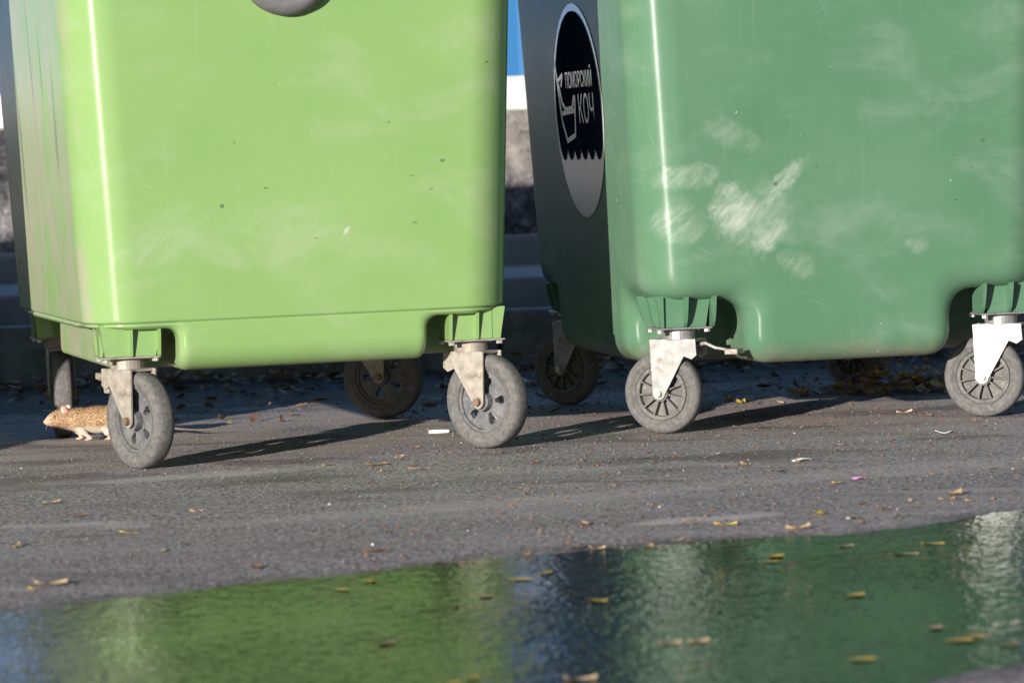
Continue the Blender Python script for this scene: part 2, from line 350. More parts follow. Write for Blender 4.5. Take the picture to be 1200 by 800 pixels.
# grit: crumbs of stone lying loose on the asphalt (uncountable)
def grit(name, n, xr, yr, smin, smax, mat, label, seed):
    g = np.random.default_rng(seed); x = g.uniform(*xr, n); y = g.uniform(*yr, n); keep = np.minimum(edge_y(x)-y, y-near_y(x)) < .02
    x = x[keep]; y = y[keep]; n = len(x); s = smin + (smax-smin)*g.random(n)**3; z = ground_z(x, y)
    base = np.array([(1, 0, 0), (0, 1, 0), (-1, 0, 0), (0, -1, 0), (0, 0, .8), (0, 0, -.5)])
    a = g.uniform(0, 6.28, n); ca, sa = np.cos(a), np.sin(a)
    P = base[None]*g.uniform(.6, 1.2, (n, 6, 1))
    X = (P[..., 0]*ca[:, None] - P[..., 1]*sa[:, None])*s[:, None] + x[:, None]; Y = (P[..., 0]*sa[:, None]*.8 + P[..., 1]*ca[:, None]*.8)*s[:, None] + y[:, None]
    Z = P[..., 2]*s[:, None]*.8 + z[:, None] + s[:, None]*.2
    F = np.array([(0, 1, 4), (1, 2, 4), (2, 3, 4), (3, 0, 4), (1, 0, 5), (2, 1, 5), (3, 2, 5), (0, 3, 5)])
    Q = (F[None] + (np.arange(n)*6)[:, None, None]).reshape(-1, 3)
    return tag(link(name, npmesh(name, np.stack([X, Y, Z], -1).reshape(-1, 3), Q, False), mat), label, kind='stuff')
GRIT = simple('stone_grit', (.07, .064, .062), (.26, .24, .225), 160, .9)
CHAFF = simple('brown_chaff', (.09, .045, .03), (.27, .16, .10), 120, .9)
PALEG = simple('pale_crumbs', (.45, .43, .40), (.7, .69, .66), 40, .9)
grit('grit', 17000, (-1.5, 1.7), (5.0, 10.2), .0010, .0040, GRIT, 'loose stone grit on the asphalt', 11)
grit('plant_chaff', 3600, (-.3, 1.8), (5.4, 9.6), .0015, .0065, CHAFF, 'brown crumbs of dead plants on the asphalt', 12)
grit('pale_crumbs', 130, (-1.2, 1.8), (5.3, 9.4), .0012, .0045, PALEG, 'pale crumbs on the asphalt', 13)

# ---------------------------------------------------------------- background: kerb, soil bed, slab, plinth, wall, banner
def slabbox(name, x0, x1, y0, y1, z0, z1, mat, bev=.01):
    bm = bmesh.new(); box(bm, ((x0+x1)/2, (y0+y1)/2, (z0+z1)/2), (x1-x0, y1-y0, z1-z0)); bevel(bm, bev, 2)
    return link(name, bm_mesh(name, bm), mat)
kb = empty('kerb', (0, 10.25, 0)); tag(kb, 'low concrete kerb behind the waste containers', 'kerb')
kerbs = None
for i in range(8):
    x0 = -4.03 + i*1.0
    if kerbs is None:
        bm = bmesh.new(); box(bm, (.495, .075, .035), (.99, .15, .27)); bevel(bm, .015, 3); kerbs = bm_mesh('kerb_stone', bm)
    k = link('kerb_stone', kerbs, CONCRETE, kb); k.location = (x0, 0, random.uniform(-.004, .004))
tag(slabbox('soil_bed', -8, 8, 10.402, 10.96, -.1, .125, SOIL), 'strip of dark soil behind the kerb', kind='structure')
tag(slabbox('paving_slab', -8, 8, 10.9, 12.05, -.1, .240, SLAB, .012), 'grey concrete pavement behind the containers', kind='structure')
# rough low wall with real relief
wx = np.linspace(-7, 7, 900); wz = np.linspace(.2, .76, 40)
WX, WZ = np.meshgrid(wx, wz); rel = .012*sinnoise(WX, WZ, 21, 14, 4, .6) + .004*sinnoise(WX, WZ*.8, 22, 60, 3)
WY = 12.2 + rel - .02*np.clip((.6-WZ)/.2, 0, 1)
Vf = np.stack([WX, WY, WZ + .012*sinnoise(WX, WX*0, 23, 6, 3)*(WZ > .74)], -1).reshape(-1, 3); I = np.arange(900*40).reshape(40, 900)
Qf = np.stack([I[:-1, :-1], I[:-1, 1:], I[1:, 1:], I[1:, :-1]], -1).reshape(-1, 4)
nV = len(Vf); top = Vf[-900:].copy(); bk = top.copy(); bk[:, 1] = 12.5; bk2 = bk.copy(); bk2[:, 2] = -.1
Vf = np.concatenate([Vf, bk, bk2]); a = I[-1]; b = nV + np.arange(900); c_ = b + 900
Qf = np.concatenate([Qf, np.stack([a[:-1], a[1:], b[1:], b[:-1]], -1), np.stack([b[:-1], b[1:], c_[1:], c_[:-1]], -1)])
wl = empty('low_wall', (0, 12.2, 0)); tag(wl, 'rough weathered grey wall below the blue banner', 'wall')
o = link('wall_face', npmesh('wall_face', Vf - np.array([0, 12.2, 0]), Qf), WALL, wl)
bm = bmesh.new(); box(bm, (0, -.085, .270), (14, .14, .14)); bevel(bm, .02, 2); link('plinth', bm_mesh('plinth', bm), SLAB, wl)
bn = empty('banner_fence', (0, 12.35, .765)); tag(bn, 'blue sky-printed banner with white lower band above the wall', 'banner')
def panel(name, z0, z1, mat, y=0, th=.01):
    n = 120; px = np.linspace(-6.9, 6.9, n); Vp = []; F = []
    for s in (0, 1):
        for zz in (z0, z1):
            for x in px: Vp.append((x, y + .012*math.sin(x*5.3) + .008*math.sin(x*13+zz*3) + s*th, zz))
    for i in range(n-1):
        F += [(i, i+1, n+i+1, n+i), (2*n+i, 3*n+i, 3*n+i+1, 2*n+i+1), (n+i, n+i+1, 3*n+i+1, 3*n+i), (i, 2*n+i, 2*n+i+1, i+1)]
    return link(name, pymesh(name, Vp, F, False), mat, bn)
panel('banner_sheet', .115, 2.3, BANNER); panel('white_band', .0, .113, WHITEP)  # sheet carried up out of view to block sky light
bm = bmesh.new(); box(bm, (0, .06, .8), (.06, .06, 3.0)); pm = bm_mesh('post', bm)
for i in range(6):
    o = link('post', pm, POST, bn); o.location = (-6.6+i*2.64, .02, 0)

# ---------------------------------------------------------------- waste containers
A2, B2 = .368, .493                     # half caster spacing, short side / long side
HW0, HL0, TX, TY, RC = .455, .583, .046, .032, .105
def smax(a, b, k):
    h = np.clip(.5 + .5*(a-b)/k, 0, 1); return b*(1-h) + a*h + k*h*(1-h)
def body_sdf(x, y, z, P):
    step_ = 1/(1+np.exp(-(z-P['seam'])/.0012)) if P['seam'] else 1.
    hw = P['hw'] + TX*(z-.3) - P['lip']*(1-step_); hl = HL0 + TY*(z-.3) - P['lip']*(1-step_)
    if P['seam']: g = .0035*np.exp(-((z-P['seam']+.002)/.0022)**2); hw = hw-g; hl = hl-g
    qx = np.abs(x)-hw+RC; qy = np.abs(y)-hl+RC
    s2 = np.minimum(np.maximum(qx, qy), 0) + np.hypot(np.maximum(qx, 0), np.maximum(qy, 0)) - RC
    rb = P['rb']; u = s2+rb; v = P['z0']-z+rb
    d = np.minimum(np.maximum(u, v), 0) + np.hypot(np.maximum(u, 0), np.maximum(v, 0)) - rb
    k = P['k']; n = smax(smax((A2-P['off'])-np.abs(x), (B2-P['off'])-np.abs(y), k), z-P['zc'], k)
    d = smax(d, -n, P['k2'])
    if P['side']: d = smax(d, -smax(P['side']-np.abs(x), z-P['zc'], .02), .012)
    return d
def body_mesh(name, P):
    th = np.linspace(0, 2*np.pi, 840, endpoint=False)
    zl = np.concatenate([P['z0'] + np.array([.0005, .0015, .003, .0055]), np.arange(P['z0']+.009, .285, .004), np.arange(.285, .335, .0016), np.arange(.336, .40, .008), np.linspace(.41, 1.235, 24)])
    T, Z = np.meshgrid(th, zl); lo = np.zeros_like(T); hi = np.full_like(T, 1.0); c, s = np.cos(T), np.sin(T)
    for _ in range(34):
        m = (lo+hi)/2; ins = body_sdf(m*c, m*s, Z, P) < 0; lo = np.where(ins, m, lo); hi = np.where(ins, hi, m)
    r = lo; V = np.stack([r*c, r*s, Z], -1).reshape(-1, 3); n = len(th); I = np.arange(V.shape[0]).reshape(len(zl), n)
    J = np.roll(I, -1, 1); Q = np.stack([I[:-1], J[:-1], J[1:], I[1:]], -1).reshape(-1, 4)
    # bottom: shrink ring to an inner ring
    vb = V[:n].copy(); vb[:, :2] *= .5; vb[:, 2] = P['z0']; V = np.concatenate([V, vb]); K = len(V)-n+np.arange(n)
    Q = np.concatenate([Q, np.stack([K, np.roll(K, -1), J[0], I[0]], -1)])
    return npmesh(name, V, Q)
def rrect(hw, hl, r, n=10):
    P = []
    for cx, cy, a0 in ((hw-r, hl-r, 0), (-hw+r, hl-r, 90), (-hw+r, -hl+r, 180), (hw-r, -hl+r, 270)):
        for k in range(n+1): a = R(a0 + 90*k/n); P.append((cx + r*math.cos(a), cy + r*math.sin(a)))
    return P
def loft(rings):
    V = []; F = []; n = len(rings[0][0])
    for pts, z in rings: V += [(p[0], p[1], z) for p in pts]
    for i in range(len(rings)-1):
        for k in range(n): F.append((i*n+k, i*n+(k+1) % n, (i+1)*n+(k+1) % n, (i+1)*n+k))
    return V, F
def mount_mesh(sx, sy, P):
    bm = bmesh.new(); zc = P['zc']+.012; h = P['mh']
    prism(bm, [(-h, .233), (h, .233), (h+.012, zc), (-h-.012, zc)], 'y', -h, h); bevel(bm, .004, 1)
    return bm_mesh('caster_mount', bm)
def rib_mesh(along, reach_top, reach_bot, t, zc, curve):
    """plate standing out along +along; profile wide above, narrow at the plate"""
    bm = bmesh.new(); pts = [(0, .2335), (reach_bot, .2335)]
    if curve:
        for k in range(1, 7):
            f = k/6; pts.append((reach_bot + (reach_top-reach_bot)*(f**.55 if curve > 0 else f**2), .2335 + (zc-.2335)*f))
    else: pts.append((reach_top, zc))
    pts.append((0, zc)); prism(bm, pts, 'y', -t/2, t/2)
    return bm_mesh('rib', bm)
def tyre_mesh(Rw, wd, ri):
    h = wd/2
    prof = [(ri, -h*.75), (ri+.004, -h*.86), (ri+(Rw-ri)*.30, -h*.90), (ri+(Rw-ri)*.34, -h*.97), (ri+(Rw-ri)*.62, -h), (ri+(Rw-ri)*.66, -h*.95), (Rw-.007, -h*.93), (Rw-.0022, -h*.72), (Rw, -h*.38),
            (Rw, h*.38), (Rw-.0022, h*.72), (Rw-.007, h*.93), (ri+(Rw-ri)*.66, h*.95), (ri+(Rw-ri)*.62, h), (ri+(Rw-ri)*.34, h*.97), (ri+(Rw-ri)*.30, h*.90), (ri+.004, h*.86), (ri, h*.75)]
    V, F = lathe(prof, 72); me = pymesh('tyre', V, F, True); return me
def disc_holes(ri, th_, nh):
    """flat disc with tapering windows, thick ring outside and hub inside"""
    bm = bmesh.new(); na = 160; rs = [.012, .022, .027, .032, .037, .042, .047, .051, ri-.007, ri+.001]; vg = [[bm.verts.new((r*math.cos(2*math.pi*i/na), 0, r*math.sin(2*math.pi*i/na))) for i in range(na)] for r in rs]
    per = na//nh; fs = []; half = {2: 4, 3: 4, 4: 5, 5: 5, 6: 4}
    for k in range(len(rs)-1):
        for i in range(na):
            if k in half and abs((i % per) + .5 - per/2) < half[k]: continue
            j = (i+1) % na; fs.append(bm.faces.new((vg[k][i], vg[k][j], vg[k+1][j], vg[k+1][i])))
    r = bmesh.ops.extrude_face_region(bm, geom=fs)
    for v in r['geom']:
        if isinstance(v, bmesh.types.BMVert): v.co.y += th_
    for v in bm.verts: v.co.y -= th_/2
    for sgn in (-1, 1):                   # raised hub and rim ring
        for (r0_, r1_, hgt) in ((.010, .021, .016), (ri-.006, ri+.0005, .006)):
            V, F = lathe([(r0_, sgn*th_*.4), (r1_, sgn*th_*.4), (r1_-.001, sgn*(th_/2+hgt)), (r0_+.001, sgn*(th_/2+hgt))], 48)
            vs = [bm.verts.new(p) for p in V]
            for f in F: bm.faces.new([vs[q] for q in f])
    return bm_mesh('wheel_disc', bm)
def disc_spokes(ri, th_, ns):
    bm = bmesh.new()
    V, F = lathe([(.0, -th_*.18), (ri+.001, -th_*.18), (ri+.001, th_*.18), (.0, th_*.18)], 56); vs = [bm.verts.new(p) for p in V]
    for f in F: bm.faces.new([vs[q] for q in f])
    for sgn in (-1, 1):
        for (r0_, r1_, hgt) in ((.009, .020, th_*.75), (ri-.010, ri+.0005, th_*.55)):
            V, F = lathe([(r0_, sgn*th_*.1), (r1_, sgn*th_*.1), (r1_-.0015, sgn*hgt), (r0_+.0015, sgn*hgt)], 56)
            vs = [bm.verts.new(p) for p in V]
            for f in F: bm.faces.new([vs[q] for q in f])
        for i in range(ns):
            M = Matrix.Rotation(2*math.pi*i/ns+.1, 4, 'Y'); box(bm, ((.016+ri-.006)/2, sgn*th_*.35, 0), (ri-.022, th_*.5, .0032), M)
    return bm_mesh('wheel_disc', bm)
def fork_mesh(Rw, wd, tr):
    """fork in caster space: +x is the trail direction, axle at (tr, *, Rw)"""
    bm = bmesh.new(); off = wd/2+.007; ztop = .206
    pts = [(-.050, ztop), (tr+.018, ztop)]
    for k in range(9):
        a = R(0 - 180*k/8 + 8); pts.append((tr + .0145*math.cos(a), Rw + .0145*math.sin(a)))
    pts += [(-.022, .170), (-.040, .163), (-.052, .172)]
    for s in (-1, 1): prism(bm, pts, 'y', s*off-.002, s*off+.002)
    top = [(-.050, -off-.0005), (tr+.012, -off-.0005), (tr+.012, off+.0005), (-.050, off+.0005)]
    prism(bm, top, 'z', ztop-.005, ztop+.0005)
    bevel(bm, .0012, 2); return bm_mesh('caster', bm)
def cyl_mesh(name, r, y0, y1, n=20, hexa=False, ax='y'):
    bm = bmesh.new(); n = 6 if hexa else n
    prism(bm, [(r*math.cos(2*math.pi*k/n), r*math.sin(2*math.pi*k/n)) for k in range(n)], ax, y0, y1); bevel(bm, .0012, 2)
    return bm_mesh(name, bm)
def build_bin(P):
    root = empty(P['name'])
    body = link('body', body_mesh('body', P), P['mat'], root); body.location.x = P['bx']
    # rim and lid, above the picture
    hw, hl = HW0+TX*.95, HL0+TY*.95
    V, F = loft([(rrect(hw+.002, hl+.002, RC), 1.215), (rrect(hw+.03, hl+.03, RC+.02), 1.222), (rrect(hw+.032, hl+.032, RC+.02), 1.262), (rrect(hw-.01, hl-.01, RC), 1.268), (rrect(hw-.012, hl-.012, RC), 1.22)])
    link('rim', pymesh('rim', V, F, False), P['mat'], root)
    V, F = loft([(rrect(hw+.035, hl+.035, RC+.02), 1.270), (rrect(hw+.036, hl+.036, RC+.02), 1.295), (rrect(hw-.01, hl-.01, RC), 1.335), (rrect(hw-.15, hl-.15, RC), 1.385), (rrect(hw-.36, hl-.36, .06), 1.405), (rrect(.05, .05, .03), 1.41)])
    F.append(tuple(range(len(V)-44, len(V))))
    link('lid', pymesh('lid', V, F, True), P['lid'], root)
    # lifting lugs at the short sides
    for sy in (-1, 1):
        V, F = lathe([(0, .0), (.098, .0), (.098, .012), (.088, .030), (.070, .036), (.062, .026), (.034, .026), (.030, .052), (.0, .055)], 48, closed=False)
        lg = link('lifting_lug', pymesh('lifting_lug', V, F, True), LUG, root)
        zl = P['lugz']; lg.location = (-.025, sy*(HL0+TY*(zl-.3)-.004), zl); lg.rotation_euler = (R(-1.8)*sy, 0, math.pi if sy < 0 else 0)
    ribs = {}
    tyre = tyre_mesh(P['Rw'], P['wd'], P['ri']); disc = disc_holes(P['ri'], .014, 5) if P['disc'] == 'holes' else disc_spokes(P['ri'], P['wd']*.8, 11)
    fork = fork_mesh(P['Rw'], P['wd'], .040)
    plate = None; yy = P['wd']/2+.009
    bolt = cyl_mesh('axle_bolt', .0085 if P['disc'] == 'holes' else .0075, -yy-.009, -yy, hexa=False); 
    ring = cyl_mesh('swivel_ring', .036, .2062, .2275, 28, ax='z')
    bm = bmesh.new(); box(bm, (0, 0, .2305), (.125, .105, .004)); bevel(bm, .001, 1)
    plate = bm_mesh('mounting_plate', bm)
    bm = bmesh.new(); prism(bm, [(.007*math.cos(R(60*k)), .007*math.sin(R(60*k))) for k in range(6)], 'z', .2215, .2284); nut = bm_mesh('plate_nut', bm)
    for key, (sx, sy, ang, pedal) in P['casters'].items():
        cx, cy = sx*A2, sy*B2
        mt = link('caster_mount', mount_mesh(sx, sy, P), P['mat'], root); mt.location = (cx, cy, 0)
        zc = P['zc']+.010
        for axis_, offs in (('y', P['ribs_y']), ('x', P['ribs_x'])):
            for of in offs:
                d_ = np.linspace(.02, .2, 361)
                px_, py_ = (A2+of+d_*0, B2+d_) if axis_ == 'y' else (A2+d_, B2+of+d_*0)
                ins = body_sdf(px_, py_, zc+.03+d_*0, dict(P, zc=-9)) < -P['rm']
                reach = float(d_[ins].max()) if ins.any() else .03
                kk = round(reach, 3)
                if kk not in ribs: ribs[kk] = rib_mesh(axis_, reach, min(P['rbot'], reach), .007, zc, P['curve'])
                rb = link('rib', ribs[kk], P['mat'], mt)
                if axis_ == 'y': rb.rotation_euler = (0, 0, R(90)*sy); rb.location = (of*sx, 0, 0)
                else: rb.rotation_euler = (0, 0, 0 if sx > 0 else math.pi); rb.location = (0, of*sy, 0)
        ca = link('caster', fork, P['steel'], root); ca.location = (cx, cy, 0); ca.rotation_euler = (0, 0, ang)
        pl = link('mounting_plate', plate, P['steel'], ca); pl.rotation_euler = (0, 0, -ang)
        for ux in (-1, 1):
            for uy in (-1, 1):
                nu = link('plate_nut', nut, BOLT, ca); pv = Matrix.Rotation(-ang, 3, 'Z') @ Vector((ux*.052, uy*.042, 0)); nu.location = pv
        link('swivel_ring', ring, P['steel'], ca)
        ty = link('tyre', tyre, RUBBER, ca); ty.location = (.04, 0, P['Rw']); ty.rotation_euler = (0, random.uniform(0, 6), 0)
        dc = link('wheel_disc', disc, P['discmat'], ca); dc.location = (.04, 0, P['Rw']); dc.rotation_euler = (0, random.uniform(0, 6), 0)
        for q in (0, math.pi):
            b = link('axle_bolt', bolt, P['bolt'], ca); b.location = (.04, 0, P['Rw']); b.rotation_euler = (0, 0, q)
        if pedal:
            bm = bmesh.new()
            if pedal == 1:
                tube(bm, [(-.035, 0, .192), (-.062, 0, .196), (-.085, 0, .186), (-.115, 0, .181), (-.128, 0, .180)], [.006, .005, .004, .0035, .003], 8)
                box(bm, (-.128, 0, .178), (.03, .034, .012))
            else:
                box(bm, (-.060, 0, .186), (.04, .045, .012)); box(bm, (-.088, 0, .180), (.035, .05, .014), Matrix.Rotation(R(6), 4, 'Y'))
                box(bm, (-.062, 0, .168), (.02, .03, .03))
            bevel(bm, .003, 2); link('brake_pedal', bm_mesh('brake_pedal', bm), ZINC if pedal == 1 else P['steel'], ca)
    return root
def trail(dx, dy, yaw): return math.atan2(dy, dx) - yaw
YL, YR = R(15.2), R(11.7)
PL = dict(name='waste_container', mat=LIME, lid=LIME, hw=.450, bx=-.007, rm=.020, seam=.302, lip=.003, z0=.198, rb=.055, off=.105, side=.375, k=.03, k2=.022, zc=.288, mh=.052, ribs_y=(-.058, 0.0, .058), ribs_x=(-.05, .05), rbot=.058, curve=0,
    Rw=.100, wd=.046, ri=.066, disc='holes', discmat=DISC_A, steel=OLDZINC, bolt=RUSTBOLT, lugz=1.018,
    casters={'FL': (-1, -1, trail(.64, -.77, YL), 2), 'FR': (1, -1, trail(.78, -.63, YL), 0), 'RR': (1, 1, trail(.92, -.38, YL), 0), 'RL': (-1, 1, trail(.15, -.98, YL), 0)})
PR = dict(name='waste_container', mat=PINE, lid=DARKLID, hw=.455, bx=0, rm=.008, seam=0, lip=0, z0=.146, rb=.06, off=.135, side=0, k=.065, k2=.058, zc=.290, mh=.048, ribs_y=(-.062, .0, .050), ribs_x=(-.055, .02), rbot=.055, curve=1,
    Rw=.0895, wd=.040, ri=.060, disc='spokes', discmat=DISC_B, steel=ZINC, bolt=BOLT, lugz=1.06,
    casters={'FL': (-1, -1, trail(-.89, .45, YR), 1), 'FR': (1, -1, trail(-.94, .34, YR), 1), 'RL': (-1, 1, trail(-.81, .59, YR), 0), 'RR': (1, 1, trail(-.7, .7, YR), 0)})
binL = build_bin(PL); binL.location = (-.5723, 7.9868, 0); binL.rotation_euler.z = YL
tag(binL, 'lime green wheeled waste container with scuffed grey side and the rat behind its wheel', 'waste container', 'waste containers in a row')
binR = build_bin(PR); binR.location = (.6238, 8.3363, 0); binR.rotation_euler.z = YR
tag(binR, 'darker green wheeled waste container with round ship emblem on its shaded side', 'waste container', 'waste containers in a row')
def copy_tree(o, parent=None):
    c = o.copy(); COL.objects.link(c); c.parent = parent
    for ch in list(o.children): copy_tree(ch, c)
    return c
binT = copy_tree(binL); binT.location = (-2.17, 7.62, 0); binT.rotation_euler.z = YL - R(2)
binT['label'] = 'lime green waste container standing next to the scuffed side of another'
for i, (bx_, by_, ba) in enumerate(((-3.72, 7.22, 1.0), (-5.28, 6.86, -1.5), (-6.80, 6.45, .5))):  # unseen containers added out of view to shade the wall and pavement
    bo = copy_tree(binL); bo.location = (bx_, by_, 0); bo.rotation_euler.z = YL + R(ba)
    bo['label'] = ('unseen lime green waste container added for shade, two neighbours before the scuffed one', 'lime green waste container last but one from the row\'s far end', 'unseen lime green waste container added for shade, closing the far end of the row')[i]

# ---------------------------------------------------------------- round emblem on the shaded side of the darker container
em = link('emblem', None, None, binR)
EY0, EZ0 = -.060, .712
def onside(u, v, eps):
    z = EZ0+v; return (-(HW0 + TX*(z-.3)) - eps, EY0-u, z)
def decal(name, polys, mat, eps, parent):
    V = []; F = []
    for p in polys:
        b = len(V); V += [onside(u, v, eps) for u, v in p]; F.append(tuple(range(b, b+len(p))))
    me = pymesh(name, V, F); return link(name, me, mat, parent)
bpy.data.objects.remove(em)
circ = [(.243*math.cos(2*math.pi*k/72), .243*math.sin(2*math.pi*k/72)) for k in range(72)]
em = decal('emblem', [circ], PALE, .0015, binR)
ri_ = .226; a0 = math.asin(-.085/ri_)
navy = [(ri_*math.cos(a0 + (math.pi-2*a0)*k/60), ri_*math.sin(a0 + (math.pi-2*a0)*k/60)) for k in range(61)]
xl = ri_*math.cos(a0); nw = 6
for t_ in range(nw):
    for k in range(0 if t_ else 1, 8):
        f = k/8; navy.append((-xl + 2*xl*(t_+f)/nw, -.085 - .028*math.sin(math.pi*f)))
decal('navy_field', [navy], NAVY, .0030, em)
def stroke(pts, wd):
    out = []
    for (x0, y0), (x1, y1) in zip(pts[:-1], pts[1:]):
        dx, dy = x1-x0, y1-y0; l = math.hypot(dx, dy); nx, ny = -dy/l*wd/2, dx/l*wd/2; ex, ey = dx/l*wd*.3, dy/l*wd*.3
        out.append([(x0+nx-ex, y0+ny-ey), (x0-nx-ex, y0-ny-ey), (x1-nx+ex, y1-ny+ey), (x1+nx+ex, y1+ny+ey)])
    return out
hull = [(-.200, .115), (-.188, .080), (-.168, .05), (-.152, .02), (-.120, .004), (-.050, .006), (-.030, .030), (-.018, .030), (-.038, -.055), (-.125, -.068), (-.165, -.02), (-.178, .03), (-.200, .115)]
decal('ship', stroke(hull, .011) + stroke([(-.155, -.004), (-.03, .0)], .010) + stroke([(-.185, .07), (-.13, .085), (-.15, .06)], .009), PALE, .0040, em)
def text_decal(s, u0, u1, v0, v1):
    cu = bpy.data.curves.new('lettering', 'FONT'); cu.body = s; cu.resolution_u = 3; ob = bpy.data.objects.new('lettering', cu); COL.objects.link(ob)
    bpy.context.view_layer.update(); me = bpy.data.meshes.new_from_object(ob.evaluated_get(bpy.context.evaluated_depsgraph_get())); bpy.data.objects.remove(ob)
    co = np.array([v.co[:] for v in me.vertices]); lo, hi = co.min(0), co.max(0)
    for v in me.vertices:
        u = u0 + (v.co.x-lo[0])/(hi[0]-lo[0])*(u1-u0); w_ = v0 + (v.co.y-lo[1])/(hi[1]-lo[1])*(v1-v0); v.co = onside(u, w_, .0040)
    me.name = 'lettering'; me.materials.clear(); me.materials.append(PALE); return link('lettering', me, PALE, em)
text_decal('ПОМОРСКИЙ', -.100, .165, .052, .100)
text_decal('КОЧ', .015, .165, -.030, .038)

# ---------------------------------------------------------------- rat
def surface_nets(F, org, h):
    s = F < 0; nx, ny, nz = F.shape
    cs = np.zeros((nx-1, ny-1, nz-1), int); P = np.zeros((nx-1, ny-1, nz-1, 3)); C = np.zeros((nx-1, ny-1, nz-1))
    sl = lambda a, d: a[d[0]:d[0]+nx-1, d[1]:d[1]+ny-1, d[2]:d[2]+nz-1]
    cor = [(i, j, k) for i in (0, 1) for j in (0, 1) for k in (0, 1)]
    for a in cor:
        for ax in range(3):
            if a[ax]: continue
            b = list(a); b[ax] = 1; fa, fb = sl(F, a), sl(F, b); cr = (fa < 0) != (fb < 0)
            t = np.where(cr, fa/np.where(fa-fb == 0, 1, fa-fb), 0)
            for q in range(3): P[..., q] += np.where(cr, a[q] + (t if q == ax else 0), 0)
            C += cr
    act = C > 0; idx = -np.ones(C.shape, int); idx[act] = np.arange(act.sum())
    ii = np.argwhere(act); V = (ii + P[act]/C[act][:, None])*h + org; Q = []
    for ax in range(3):
        o = [1, 1, 1]; o[ax] = 0; b_, c_2 = [q for q in range(3) if q != ax]
        A = s[tuple(slice(0, -1) if q == ax else slice(None) for q in range(3))]; Bq = s[tuple(slice(1, None) if q == ax else slice(None) for q in range(3))]
        for p in np.argwhere(A != Bq):
            if p[b_] == 0 or p[c_2] == 0 or p[b_] >= C.shape[b_] or p[c_2] >= C.shape[c_2]: continue
            q0 = p.copy(); q1 = p.copy(); q1[b_] -= 1; q2 = q1.copy(); q2[c_2] -= 1; q3 = p.copy(); q3[c_2] -= 1
            f = [idx[tuple(q0)], idx[tuple(q1)], idx[tuple(q2)], idx[tuple(q3)]]
            if min(f) < 0: continue
            fl = A[tuple(p)] ^ (ax == 1); Q.append(f if fl else f[::-1])
    return V, np.array(Q)
